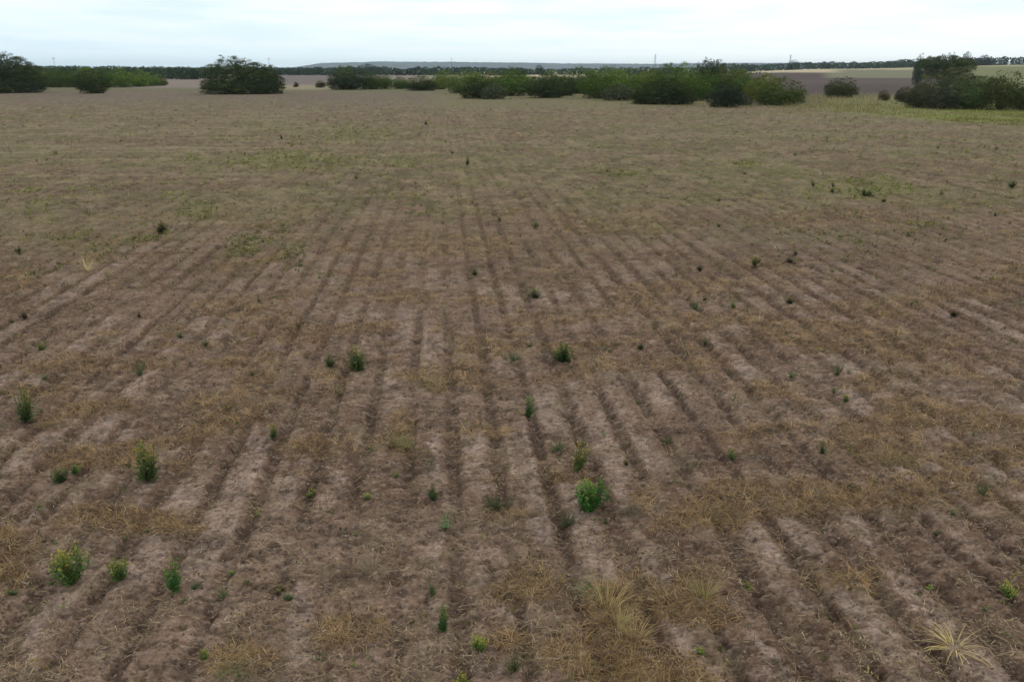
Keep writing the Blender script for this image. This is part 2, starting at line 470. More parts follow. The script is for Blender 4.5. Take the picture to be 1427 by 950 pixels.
# ------------------------------------------------------------------ blades (straw, grass)
def blades(bx, by, bz, L, W, az, e0, e1, col, seg=2, tip=.25):
    n = len(bx)
    P = [np.stack([bx, by, bz], 1)]
    for s in range(seg):
        e = e0 + (e1 - e0) * (s + .5) / seg
        st = (L / seg)[:, None] * np.stack([np.cos(e) * np.cos(az), np.cos(e) * np.sin(az), np.sin(e)], 1)
        P.append(P[-1] + st)
    side = np.stack([-np.sin(az), np.cos(az), np.zeros(n)], 1)
    V = []; C = []
    for s in range(seg + 1):
        w = (W * (1 - (1 - tip) * s / seg) / 2)[:, None]
        V += [P[s] - side * w, P[s] + side * w]
        C += [col, col]
    V = np.stack(V, 1).reshape(-1, 3); C = np.stack(C, 1).reshape(-1, 3)
    base = (np.arange(n) * 2 * (seg + 1))[:, None]
    Qs = [base + np.array([[2 * s, 2 * s + 1, 2 * s + 3, 2 * s + 2]]) for s in range(seg)]
    Qb = np.stack(Qs, 1).reshape(-1, 4)
    return V, Qb, np.concatenate([C, np.ones((len(C), 1))], 1)

def pick(pal, n, jit=.18):
    pal = np.array(pal) * np.array([1.06, .98, .92]); c = pal[rng.integers(0, len(pal), n)]
    return c * rng.uniform(1 - jit, 1 + jit, (n, 1))

def scatter(n, y0, y1, x0=-60, x1=1490, power=1.0):
    pyy = y0 + (y1 - y0) * rng.random(n) ** power
    pxx = rng.uniform(x0, x1, n)
    xx, yy = ground_at(pxx, pyy)
    return xx, yy

STRAW = [(.33, .25, .155), (.27, .20, .12), (.20, .14, .09), (.42, .34, .22), (.10, .07, .05), (.08, .055, .04), (.25, .19, .11)]
def straw_litter():
    xx, yy = scatter(330000, 190, 1010, power=.85)
    zf_, fu, cr_, ma, gr, dk_, _ = field(xx, yy)
    n1 = fbm(xx / .35, yy / .3, 3, 401)
    keep = rng.random(len(xx)) < (.03 + .38 * sst(.50, .66, n1) + .45 * ma) * (1 - .35 * cr_)
    xx, yy = xx[keep], yy[keep]
    zz = terrain(xx, yy) + zf_[keep]
    n = len(xx); g = np.hypot(xx, yy)
    L = rng.uniform(.02, .10, n) * (1 + g / 60)
    W = rng.uniform(.0016, .0040, n) * (1 + g / 14)
    V, Qb, C = blades(xx, yy, zz + rng.uniform(.002, .014, n), L, W, rng.uniform(0, 2 * np.pi, n), rng.uniform(-.05, .22, n), rng.uniform(-.25, .1, n), pick(STRAW, n, .3))
    link('straw_litter', mesh_np('straw_litter', V, Qb, {'tint': C}, M_straw), kind='stuff', label='short broken straws littering the bare soil between the rows', category='straw')
straw_litter()

DRY = [(.30, .19, .09), (.24, .15, .075), (.34, .235, .12), (.12, .08, .045), (.07, .05, .035), (.25, .17, .075), (.18, .14, .055), (.42, .30, .15), (.38, .25, .11), (.20, .145, .10)]
def dry_grass():
    # tuft centres first, then blades around each: mats lie low and tangled
    xx, yy = scatter(80000, 150, 1010, power=.95)
    zf_, fu, cr_, ma, gr, dk_, _ = field(xx, yy)
    g = np.hypot(xx, yy)
    keep = rng.random(len(xx)) < sst(.25, .9, ma) ** 1.4 * .66 + .010 + .22 * sst(10, 26, g)
    xx, yy, gr = xx[keep], yy[keep], gr[keep]
    k = 9
    n0 = len(xx); g0 = np.hypot(xx, yy)
    rad = rng.uniform(.02, .12, n0)
    a = rng.uniform(0, 2 * np.pi, (n0, k)); r = np.sqrt(rng.random((n0, k))) * rad[:, None]
    bx = (xx[:, None] + r * np.cos(a)).ravel(); by = (yy[:, None] + r * np.sin(a)).ravel()
    zz = surf(bx, by)
    size = rng.uniform(.5, 1.15, n0) ** 1.3
    n = n0 * k
    g = np.repeat(g0, k); sz = np.repeat(size, k)
    L = rng.uniform(.05, .22, n) * sz
    W = rng.uniform(.0022, .0045, n) * (1 + g / 16)
    e0 = rng.uniform(.05, 1.15, n); e1 = e0 - rng.uniform(.4, 1.6, n)
    c = np.repeat(pick(DRY, n0, .22), k, 0) * rng.uniform(.75, 1.25, (n, 1))
    gm = np.repeat(gr, k)[:, None] * (rng.random((n, 1)) < .55)
    c = c * (1 - gm) + np.array([[.12, .15, .045]]) * gm
    V, Qb, C = blades(bx, by, zz - .004, L, W, a.ravel() + rng.uniform(-.7, .7, n), e0, e1, c, 3, .15)
    link('dry_grass', mesh_np('dry_grass', V, Qb, {'tint': C}, M_grass), kind='stuff', label='tangled low mats of dry tan grass across the furrows', category='dry grass')
dry_grass()

def leaf_quads(P, Nn, size, asp, rnd, tint):
    """Diamond leaves at P with normal Nn."""
    n = len(P)
    a = rnd.normal(size=(n, 3)); Nn = Nn / (np.linalg.norm(Nn, axis=1, keepdims=True) + 1e-9)
    t1 = np.cross(Nn, a); t1 /= (np.linalg.norm(t1, axis=1, keepdims=True) + 1e-9)
    t2 = np.cross(Nn, t1)
    s = (size / 2)[:, None]
    V = np.stack([P - t1 * s, P - t2 * s * asp, P + t1 * s, P + t2 * s * asp], 1).reshape(-1, 3)
    Qb = (np.arange(n) * 4)[:, None] + np.arange(4)[None]
    C = np.repeat(np.concatenate([tint, np.ones((n, 1))], 1), 4, 0)
    return V, Qb, C

def ground_weeds():
    """Low green leafy cover, densest in the greener patches."""
    xx, yy = scatter(130000, 142, 1000, power=.95)
    zf_, fu, cr_, ma, gr, dk_, _ = field(xx, yy)
    g = np.hypot(xx, yy)
    keep = rng.random(len(xx)) < np.clip(gr * .6, 0, 1) + .002 + .030 * sst(12, 26, g)
    xx, yy, g = xx[keep], yy[keep], g[keep]
    k = 9; n0 = len(xx)
    rad = rng.uniform(.02, .07, n0) * (1 + g / 60)
    a = rng.uniform(0, 2 * np.pi, (n0, k)); r = np.sqrt(rng.random((n0, k))) * rad[:, None]
    bx = (xx[:, None] + r * np.cos(a)).ravel(); by = (yy[:, None] + r * np.sin(a)).ravel()
    hgt = (rng.random((n0, k)) * (rad * 1.3)[:, None]).ravel()
    bz = surf(bx, by) + .01 + hgt
    n = n0 * k
    c = np.repeat(pick([(.075, .125, .028), (.11, .145, .035), (.05, .085, .03), (.15, .16, .05), (.055, .07, .03), (.17, .15, .05), (.07, .06, .025), (.24, .21, .08), (.12, .10, .04), (.10, .115, .035)], n0, .25), k, 0) * rng.uniform(.75, 1.25, (n, 1))
    ff = sst(14, 34, np.repeat(g, k))[:, None]; c = c * (1 - ff) + (c * 1.1 + np.array([[.07, .06, .01]])) * ff
    nn = rng.normal(size=(n, 3)); nn[:, 2] = np.abs(nn[:, 2]) + .6
    V, Qb, C = leaf_quads(np.stack([bx, by, bz], 1), nn, rng.uniform(.018, .04, n) * (1 + np.repeat(g, k) / 22), .45, rng, c)
    link('weed_cover', mesh_np('weed_cover', V, Qb, {'tint': C}, M_grass, False), kind='stuff', label='low green weeds creeping over the stubble in loose patches', category='weeds')
ground_weeds()

def clods():
    """Crumbs and clods of loose earth."""
    xx, yy = scatter(26000, 300, 1010, power=.8)
    zf_, fu, cr_, ma, gr, dk_, _ = field(xx, yy)
    keep = rng.random(len(xx)) < (.3 + .6 * fu) * (1 - .7 * ma)
    xx, yy = xx[keep], yy[keep]; zz = zf_[keep] + terrain(xx, yy)
    n = len(xx); s = rng.uniform(.005, .018, n) ** 1.0
    o = np.array([[1, 0, 0], [0, 1, 0], [-1, 0, 0], [0, -1, 0], [0, 0, .8], [0, 0, -.8]], float)
    V = o[None] * s[:, None, None] * rng.uniform(.6, 1.3, (n, 6, 1)) + np.stack([xx, yy, zz + s * .3], 1)[:, None, :]
    tri = np.array([[0, 1, 4], [1, 2, 4], [2, 3, 4], [3, 0, 4], [1, 0, 5], [2, 1, 5], [3, 2, 5], [0, 3, 5]])
    Qb = ((np.arange(n) * 6)[:, None, None] + tri[None]).reshape(-1, 3)
    c = pick([(.17, .13, .10), (.11, .08, .06), (.24, .19, .155)], n)
    C = np.repeat(np.concatenate([c, np.ones((n, 1))], 1), 6, 0)
    link('soil_clods', mesh_np('soil_clods', V.reshape(-1, 3), Qb, {'tint': C}, M_straw, False), kind='stuff', label='small crumbled clods of brown earth in the furrows', category='soil')
clods()

# ------------------------------------------------------------------ bushes and trees
def crown_mesh(name, seed, lobes, nleaf, leaf, spikes=0, flat=1.0):
    r = np.random.default_rng(seed)
    vol = np.array([(l[3] * l[4] * l[5]) ** (2 / 3) for l in lobes]); vol /= vol.sum()
    Ps, Ns, Ts = [], [], []
    for li, l in enumerate(lobes):
        n = int(nleaf * vol[li])
        lc, lr = np.array(l[:3]), np.array(l[3:6])
        # an inner body of leaves and, round it, sprays of very different size
        n0 = int(n * .5)
        d = r.normal(size=(n0, 3)); d /= np.linalg.norm(d, axis=1, keepdims=True)
        P0 = lc + d * lr * (r.uniform(.25, 1, n0) ** .4 * .95)[:, None]
        Ps.append(P0); Ns.append(d + r.normal(size=(n0, 3)) * .35)
        Ts.append(np.full((n0, 3), .85) * r.uniform(.9, 1.1, (n0, 1)))
        K = max(22, int(260 * vol[li] + 20))
        dc = r.normal(size=(K, 3)); dc /= np.linalg.norm(dc, axis=1, keepdims=True)
        cc = lc + dc * lr * r.uniform(.80, 1.02, K)[:, None]
        cs = r.uniform(.025, .065, K)
        w = cs ** 2; w /= w.sum()
        ki = r.choice(K, n - n0, p=w)
        e = r.normal(size=(n - n0, 3)); e /= np.linalg.norm(e, axis=1, keepdims=True)
        P1 = cc[ki] + e * (cs[ki] * r.uniform(.3, 1.15, n - n0))[:, None] * np.array([1, 1, .8])
        tone = r.uniform(.62, 1.35, K)[ki]; yel = r.uniform(-.1, .28, K)[ki]
        Ps.append(P1); Ns.append(e + dc[ki] * .5 + r.normal(size=e.shape) * .28 + np.array([0, 0, .3]))
        Ts.append(tone[:, None] * np.stack([1 + yel, np.ones_like(yel), 1 - yel * .6], 1) * r.uniform(.9, 1.1, (n - n0, 1)))
    for s in range(spikes):
        l = lobes[r.integers(0, len(lobes))]
        a = r.uniform(0, 2 * np.pi); q = r.uniform(0, .6)
        b = np.array([l[0] + q * l[3] * np.cos(a), l[1] + q * l[4] * np.sin(a), l[2] + l[5] * .72])
        n = 26
        hgt = r.uniform(.05, .13)
        u = r.random(n) ** .8
        P = b + np.stack([r.normal(size=n) * .012 * (1.5 - u), r.normal(size=n) * .012 * (1.5 - u), u * hgt], 1)
        Ps.append(P); Ns.append(r.normal(size=(n, 3))); Ts.append(np.full((n, 3), .95))
    P = np.concatenate(Ps); Nn = np.concatenate(Ns); Tn = np.concatenate(Ts)
    lo = np.percentile(P, .6, axis=0); hi = np.percentile(P, 99.7, axis=0)
    P[:, 0] = (P[:, 0] - (lo[0] + hi[0]) / 2) / (hi[0] - lo[0]); P[:, 1] = (P[:, 1] - (lo[1] + hi[1]) / 2) / (hi[1] - lo[1])
    P[:, 2] = np.where(P[:, 2] < 0, np.abs(P[:, 2]) * .5, P[:, 2]) / hi[2]
    ok = P[:, 2] > .0
    P, Nn, Tn = P[ok], Nn[ok], Tn[ok]
    V, Qb, C = leaf_quads(P, Nn, leaf * r.uniform(.6, 1.4, len(P)), .6, r, Tn)
    return mesh_np(name, V, Qb, {'tint': C}, M_leaf, False)

def tube(path, rad, sides=6):
    V, Qb = [], []
    path = [Vector(p) for p in path]
    for i, p in enumerate(path):
        d = (path[min(i + 1, len(path) - 1)] - path[max(i - 1, 0)]).normalized()
        a = d.orthogonal().normalized(); b = d.cross(a)
        for s in range(sides):
            an = 2 * math.pi * s / sides
            V.append(p + (a * math.cos(an) + b * math.sin(an)) * rad[i])
    for i in range(len(path) - 1):
        for s in range(sides):
            Qb.append((i * sides + s, i * sides + (s + 1) % sides, (i + 1) * sides + (s + 1) % sides, (i + 1) * sides + s))
    return [tuple(v) for v in V], Qb

def trunk_mesh(name, seed, lobes, nst=4, rad=.022):
    r = random.Random(seed); V, Qb = [], []
    for i in range(nst + len(lobes)):
        l = lobes[i % len(lobes)]
        a = r.uniform(0, 6.28); b0 = Vector((math.cos(a) * .03, math.sin(a) * .03, -.03))
        tip = Vector((l[0] + r.uniform(-.4, .4) * l[3], l[1] + r.uniform(-.4, .4) * l[4], l[2] + r.uniform(-.3, .3) * l[5]))
        m1 = b0.lerp(tip, .35) + Vector((r.uniform(-.03, .03), r.uniform(-.03, .03), .05))
        m2 = b0.lerp(tip, .7) + Vector((r.uniform(-.04, .04), r.uniform(-.04, .04), .02))
        v, q = tube([b0, m1, m2, tip], [rad, rad * .7, rad * .45, rad * .15], 5)
        o = len(V); V += v; Qb += [tuple(o + k for k in f) for f in q]
    return mesh_np(name, V, Qb, None, M_bark)

def rlobes(seed, n, spread=.26, base=.34, tall=.5):
    r = random.Random(seed); L = [(0, 0, .42, .36, .36, .44), (-.12, 0, .17, .25, .36, .22), (.14, 0, .17, .25, .36, .22)]
    for i in range(n):
        a = 6.283 * i / n + r.uniform(-.5, .5); q = r.uniform(.6, 1.1) * spread
        zc = r.uniform(.20, tall * .8)
        sc = r.uniform(.17, .27)
        L.append((math.cos(a) * q, math.sin(a) * q, zc, sc, sc, min(sc * r.uniform(.8, 1.15), .80 - zc)))
    return L

KINDS = {}
def kind(key, seed, lobes, nleaf, leaf, spikes=0):
    KINDS[key] = (crown_mesh('crown_' + key, seed, lobes, nleaf, leaf, spikes), trunk_mesh('trunk_' + key, seed, lobes, 4 if key[:2] in ('bu', 'ta', 'lo') else 2, .022 if key[:2] in ('bu', 'ta', 'lo') else .014))
for i in range(7):
    kind('bush%d' % i, 20 + i, rlobes(30 + i, 5 + i % 3, .25 + .02 * (i % 3), tall=.5 + .05 * (i % 3)), 13000, .034)
for i in range(3):
    kind('tall%d' % i, 60 + i, rlobes(70 + i, 7, .24, tall=.62), 12000, .032, 2)
big = [(-.14, 0, .46, .27, .34, .52), (-.33, .05, .40, .17, .25, .38), (.04, .05, .52, .22, .3, .42), (.18, 0, .42, .22, .34, .40), (.33, 0, .34, .18, .3, .36), (.41, -.05, .20, .11, .22, .22), (-.42, 0, .20, .12, .2, .2), (-.26, -.05, .16, .22, .34, .2), (0, -.05, .18, .26, .36, .22), (.24, -.05, .16, .22, .32, .2)]
kind('broad', 81, big, 52000, .019, 6)
kind('broad_low', 82, [(-.2, 0, .4, .28, .34, .4), (.08, 0, .48, .28, .34, .44), (.28, 0, .36, .24, .32, .38), (-.38, 0, .24, .16, .24, .26), (.42, 0, .2, .12, .2, .2), (-.2, 0, .15, .26, .34, .2), (.16, 0, .15, .28, .34, .2)], 42000, .021, 2)
kind('umbrella', 83, [(-.3, 0, .70, .24, .3, .20), (0, 0, .76, .30, .34, .20), (.27, 0, .66, .26, .3, .22), (-.1, .1, .5, .26, .3, .25), (.12, 0, .42, .26, .3, .3), (-.32, 0, .5, .10, .2, .2)], 30000, .021, 2)
kind('low', 84, [(-.25, 0, .3, .26, .3, .32), (.05, 0, .42, .3, .34, .4), (.3, 0, .3, .22, .3, .34)], 6000, .045, 4)

first_use = {}
def bush(cx, base, w, top, key, tint, label, cat='bush', name='thorn_bush', group=None, depth=.85, push=.35, dist=None):
    """A bush or tree standing where the photograph shows its foot, w wide and reaching up to top."""
    if dist is None:
        gx, gy = ground_at(cx, base)
        gx, gy = float(gx), float(gy)
        wm = w / F * (gx * FW[0] + gy * FW[1] + H * sp)
        L = math.hypot(gx, gy); k = (L + wm * push) / L
        gx *= k; gy *= k
    else:
        t = (cx - CX) / F; r = t * (dist * cp + H * sp)
        gx = dist * sy_ + r * cy_; gy = dist * cy_ - r * sy_
    gz = float(terrain(np.array([gx]), np.array([gy]))[0])
    _, pb, dzc = project(np.array([gx]), np.array([gy]), np.array([gz]))
    wm = w * (1.28 if group == 'bushes of the long hedge across the field' else 1.12) / F * float(dzc[0]); hm = (float(pb[0]) - top) / F * float(dzc[0]) / 1.05
    root = bpy.data.objects.new(name, None); scene.collection.objects.link(root)
    root.empty_display_size = .3
    root.location = (gx, gy, gz - .04)
    root.rotation_euler = (0, 0, random.choice((0, 0, math.pi)) - math.atan2(gx, gy) + random.uniform(-.3, .3) * (0 if key in ('broad', 'umbrella', 'broad_low') else 1))
    if key in ('broad', 'umbrella', 'broad_low'): root.rotation_euler = (0, 0, -math.atan2(gx, gy))
    root.scale = (wm, wm * depth, hm)
    root['label'] = label; root['category'] = cat
    if group: root['group'] = group
    if key in first_use:
        c0, t0 = first_use[key]; c = c0.copy(); t_ = t0.copy()
        scene.collection.objects.link(c); scene.collection.objects.link(t_)
        c.parent = root; t_.parent = root
    else:
        c = link('crown', KINDS[key][0], root); t_ = link('trunk', KINDS[key][1], root)
        first_use[key] = (c, t_)
    j = random.uniform(.88, 1.12)
    c.color = (tint[0] * j, tint[1] * j, tint[2] * j, 1)
    return root

DK = (.048, .066, .024); DG = (.080, .128, .028); MG = (.125, .195, .034); OL = (.135, .155, .034); GY = (.090, .104, .056); LG = (.135, .170, .055); RB = (.095, .078, .045)

# --- west side
bush(8, 130, 92, 71, 'broad', DK, 'tall dark tree cut by the frame at the west end of the field', 'tree', 'dark_tree')
bush(130, 130.5, 37, 97, 'bush0', DK, 'small round dark bush standing alone in front of the western hedgerow', push=.3)
bush(337, 131.5, 90, 80, 'broad', DK, 'large dark spiky tree standing by itself in the field', 'tree', 'dark_tree', push=.25)
bush(376, 131.0, 40, 91, 'bush3', DK, 'dark rounded tree grown against the large spiky one', 'tree', 'dark_tree', push=.3)
G1 = 'bushes of the hedgerow behind the lone round bush'
for k, (cx, b, w, tp, key, ti, la) in enumerate([
        (62, 122, 34, 94, 'bush1', OL, 'dull green bush beside the tall dark tree in the western hedgerow'),
        (84, 122, 32, 95, 'bush2', DG, 'dark green bush of the western hedgerow between the tall tree and round bush'),
        (104, 122, 30, 97, 'tall0', DG, 'leafy dark bush behind the lone round bush, on its tree side'),
        (126, 121.5, 32, 94, 'bush4', MG, 'pale topped bush rising straight behind the lone round bush'),
        (152, 122, 30, 96, 'bush5', DG, 'dark bush directly past the lone round bush in the hedgerow'),
        (173, 122, 32, 95, 'bush6', MG, 'full mid green bush in the middle of the hedgerow end'),
        (193, 121, 30, 98, 'tall1', MG, 'brighter green bush third from the open end of the hedgerow'),
        (210, 120, 26, 101, 'bush2', MG, 'second last green bush of the western hedgerow, low and wide'),
        (224, 119.5, 18, 106, 'bush0', DG, 'last small bush at the open end of the western hedgerow')]):
    bush(cx, b, w, tp, key, ti, la, group=G1)
# --- small bushes in the pale strip
bush(447, 122.5, 13, 112, 'bush1', (.08, .075, .035), 'tiny brown green shrub alone on the pale strip')
bush(413, 121.5, 7, 114, 'bush5', RB, 'tiny reddish sapling beside the spiky tree on the pale strip')
# --- centre west hedge
G2 = 'bushes of the long hedge across the field'
for cx, b, w, tp, key, ti, la in [
        (490, 125.5, 50, 94, 'bush4', (.05, .068, .034), 'broad dome shaped bush at the west end of the long hedge'),
        (482, 123, 20, 91, 'tall2', MG, 'thin green top poking out above the dome shaped bush'),
        (517, 125, 26, 100, 'bush2', DG, 'dark bush leaning on the dome shaped bush'),
        (537, 124.5, 17, 103, 'tall0', DG, 'narrow upright dark bush, first gap after the dome shaped one'),
        (556, 124.5, 18, 107, 'bush6', DG, 'small round bush between the narrow upright and the black green bush'),
        (587, 127, 36, 106, 'bush3', DK, 'black green low bush standing forward of the thin part of hedge'),
        (609, 125, 26, 109, 'bush0', OL, 'low olive bush next to the black green one'),
        (622, 122, 30, 98, 'tall1', MG, 'green tree top behind the pale green bush of the hedge'),
        (636, 130.5, 24, 102, 'bush5', LG, 'pale yellow green bush standing out in the hedge'),
        (667, 137.5, 40, 106, 'bush1', DK, 'dark rounded bush just past the pale yellow green one'),
        (688, 138.5, 28, 115, 'low', GY, 'grey brown low bush in front of the dark rounded one'),
        (655, 127, 30, 97, 'tall2', MG, 'upright mid green bush rear row above the dark rounded bush'),
        (683, 126, 28, 100, 'bush6', OL, 'olive bush in the rear row beside the upright mid green bush'),
        (712, 134, 44, 99, 'bush2', DG, 'sloping green bush filling the hedge past the grey brown one'),
        (718, 126, 34, 94, 'tall0', DG, 'tall bush crown rising over the sloping green bush'),
        (757, 137, 46, 102, 'bush4', DK, 'very dark bush with ragged top in the front row of hedge'),
        (740, 130, 30, 107, 'bush3', MG, 'mid green bush wedged behind the very dark ragged bush'),
        (783, 134, 34, 106, 'bush0', DK, 'dark blue green bush east of the ragged one'),
        (803, 131, 42, 94, 'tall1', DG, 'high dark green crown where the hedge grows taller'),
        (826, 127, 30, 97, 'bush5', MG, 'bright green dome in the rear row past the high crown'),
        (830, 138, 40, 105, 'bush6', DG, 'dense green bush in the front row under the bright dome'),
        (861, 141, 36, 116, 'low', GY, 'low greyish bush at the foot of the hedge'),
        (850, 129, 36, 92, 'tall2', MG, 'tall pointed green bush behind the low greyish one'),
        (878, 131, 36, 96, 'bush1', MG, 'rounded rear bush between the pointed one and the hedge hump'),
        (893, 139, 40, 106, 'bush2', DG, 'green bush beside the low greyish bush, half in the front row'),
        (907, 133, 34, 95, 'tall0', OL, 'olive topped tall bush just before the highest part of hedge'),
        (925, 146, 66, 109, 'broad_low', DK, 'wide low dark bush running along the front of the hedge'),
        (930, 134, 40, 89, 'bush3', DG, 'green rounded crown first of the highest part of hedge'),
        (955, 133, 36, 88, 'tall1', MG, 'fresh green crown of the hedge next to the black topped pair'),
        (979, 131, 28, 83, 'bush4', DK, 'black green tree top, west one of the tall black pair'),
        (996, 131, 24, 84, 'bush0', DK, 'black green tree top, east one of the tall black pair'),
        (962, 141, 44, 103, 'bush6', DG, 'dark leafy bush under the black topped pair'),
        (985, 138, 40, 98, 'bush5', DG, 'deep green bush behind the round blue green bush'),
        (1010, 150, 38, 111, 'bush1', (.042, .056, .034), 'round dark blue green bush standing in front of the hedge'),
        (1018, 132, 38, 92, 'tall2', OL, 'olive crown sinking from the tall black pair'),
        (1033, 147.5, 22, 129, 'low', GY, 'little grey green shrub at the side of the round blue green bush'),
        (1042, 138, 44, 100, 'bush2', DG, 'dense green bush near the east end of the long hedge'),
        (1062, 143, 40, 103, 'bush4', OL, 'olive green bush second from the east end of the hedge'),
        (1086, 147.5, 52, 108, 'bush3', (.090, .118, .034), 'full olive green bush closing the east end of the hedge'),
        (905, 128, 30, 99, 'bush6', MG, 'green bush deep in the hedge behind the olive topped one'),
        (770, 127, 30, 99, 'bush1', MG, 'soft green rear bush where a pale field shows beside it')]:
    bush(cx, b, w, tp, key, ti, la, group=G2)
# --- gap and east clump
bush(1171, 137, 40, 108, 'bush2', (.075, .085, .035), 'lone thin bush with reddish foot before the ploughed field', push=.2)
bush(1232, 141, 15, 125, 'tall1', RB, 'small rust brown sapling before the ploughed field')
bush(1259, 143, 22, 121, 'bush0', (.07, .065, .036), 'brownish dark shrub at the west side of the east clump')
G3 = 'bushes and trees of the east clump'
for cx, b, w, tp, key, ti, la, cat, nm in [
        (1316, 124, 62, 77, 'umbrella', (.058, .080, .030), 'spreading flat topped tree rising behind the east clump', 'tree', 'dark_tree'),
        (1277, 118, 13, 76, 'tall0', (.05, .07, .045), 'thin pale tree at the edge of the flat topped one', 'tree', 'thin_tree'),
        (1322, 148, 88, 95, 'broad_low', (.100, .112, .055), 'huge rounded grey green bush, the biggest of the east clump', 'bush', 'thorn_bush'),
        (1282, 151, 38, 116, 'bush3', (.065, .070, .036), 'dark brownish bush at the foot of the huge rounded one', 'bush', 'thorn_bush'),
        (1316, 153, 44, 122, 'bush5', (.055, .060, .036), 'dark bush in front of the huge rounded one', 'bush', 'thorn_bush'),
        (1352, 153, 46, 113, 'bush1', (.080, .120, .040), 'greener bush between the huge rounded one and the olive one', 'bush', 'thorn_bush'),
        (1393, 154, 48, 100, 'tall2', (.075, .090, .028), 'upright olive dark bush with a leaning top', 'bush', 'thorn_bush'),
        (1366, 140, 40, 106, 'bush6', (.09, .11, .05), 'green bush filling in behind the upright olive one', 'bush', 'thorn_bush'),
        (1424, 154, 44, 112, 'bush4', (.085, .10, .032), 'bush half out of the frame beside the upright olive one', 'bush', 'thorn_bush'),
        (1462, 152, 60, 108, 'bush2', (.05, .06, .026), 'dark bush ending the east clump out at the frame edge', 'bush', 'thorn_bush')]:
    bush(cx, b, w, tp, key, ti, la, cat, nm, G3)
# --- lone far trees
for cx, dist, w, tp, key, la in [(512, 640, 30, 89.5, 'bush3', 'far dark blue tree pair showing against the hill'),
                                 (1345, 760, 13, 72.5, 'tall1', 'far pointed tree above the ridge beside the flat topped tree'),
                                 (1371, 760, 20, 77, 'bush4', 'far rounded tree on the ridge past the pointed one'),
                                 (1105, 760, 16, 84, 'bush1', 'far small tree bump above the distant wood'),
                                 (752, 700, 12, 91, 'bush6', 'far dark tree dot above the pale stubble field')]:
    bush(cx, 0, w, tp, key, (.030, .045, .034), la, 'tree', 'distant_tree', dist=dist)

# ------------------------------------------------------------------ distant woods: read as one mass
def wood(name, pts, dist, depth, crown_px, nleaf, leaf, tint, seed, label):
    r = np.random.default_rng(seed)
    xs = np.array([p[0] for p in pts]); tops = np.array([p[1] for p in pts])
    cxs = []
    c = xs[0]
    while c < xs[-1]:
        cxs.append(c); c += crown_px * r.uniform(.35, .8)
    P, T, S_ = [], [], []
    for c in cxs:
        d = dist + r.uniform(0, depth)
        t = (c - CX) / F; rr = t * (d * cp + H * sp)
        gx = d * sy_ + rr * cy_; gy = d * cy_ - rr * sy_
        gz = float(terrain(np.array([gx]), np.array([gy]))[0])
        _, pb, dz = project(np.array([gx]), np.array([gy]), np.array([gz])); dz = float(dz[0]); pb = float(pb[0])
        tp = np.interp(c, xs, tops) + r.normal() * .7
        hm = max((pb - tp) / F * dz / 1.05, 1.0); wm = crown_px / F * dz * r.uniform(.6, 1.2)
        n = nleaf
        dd = r.normal(size=(n, 3)); dd /= np.linalg.norm(dd, axis=1, keepdims=True)
        dd[:, 2] = np.where(r.random(n) < .3, dd[:, 2], np.abs(dd[:, 2]))
        rad = r.uniform(.75, 1.05, n)[:, None]
        dd[:, 2] = np.where(r.random(n) < .45, -np.abs(dd[:, 2]), dd[:, 2])
        q = np.array([gx, gy, gz + hm * .5]) + dd * rad * np.array([wm * .7, wm * .7, hm * .5])
        q[:, 2] = np.maximum(q[:, 2], gz + .1)
        P.append(q); tt = np.array(tint) * r.uniform(.7, 1.3)
        T.append(tt[None] * r.uniform(.8, 1.2, (n, 1))); 
    P = np.concatenate(P); T = np.concatenate(T)
    nn = r.normal(size=P.shape)
    V, Qb, C = leaf_quads(P, nn, leaf * r.uniform(.7, 1.4, len(P)), .7, r, T)
    link(name, mesh_np(name, V, Qb, {'tint': C}, M_grass, False), kind='stuff', label=label, category='wood')
WB = (.042, .070, .042)
wood('distant_woods', [(-260, 94), (60, 94), (150, 94.5), (230, 95), (300, 95.5)], 350, 30, 12, 260, .8, (.052, .084, .036), 1, 'dark wood far behind the western hedgerow')
wood('distant_woods', [(-260, 92), (60, 92), (150, 92.5), (300, 94), (440, 95)], 620, 60, 9, 160, 1.1, WB, 2, 'thin line of woods on the western horizon')
wood('distant_woods', [(378, 95), (440, 94.5), (470, 94), (505, 93.5), (530, 93), (560, 96), (600, 94), (640, 93.5), (700, 95), (730, 95)], 560, 40, 10, 220, 1.0, WB, 3, 'dark line of woods below the blue hill')
wood('distant_woods', [(700, 96), (800, 95.5), (900, 95), (1040, 93)], 600, 60, 12, 200, 1.0, WB, 4, 'dark woods peeping out behind the tall part of the hedge')
wood('distant_woods', [(1000, 90), (1060, 90), (1120, 87), (1180, 87.5), (1230, 86.5), (1300, 85)], 740, 60, 11, 240, 1.2, (.045, .072, .042), 5, 'dark woods behind the pale stubble strip and ploughed field')
wood('distant_woods', [(1240, 84), (1280, 83), (1340, 82), (1370, 80), (1400, 80), (1427, 80), (1560, 79)], 760, 50, 12, 240, 1.2, (.042, .065, .042), 6, 'dark woods on the ridge past the flat topped tree')

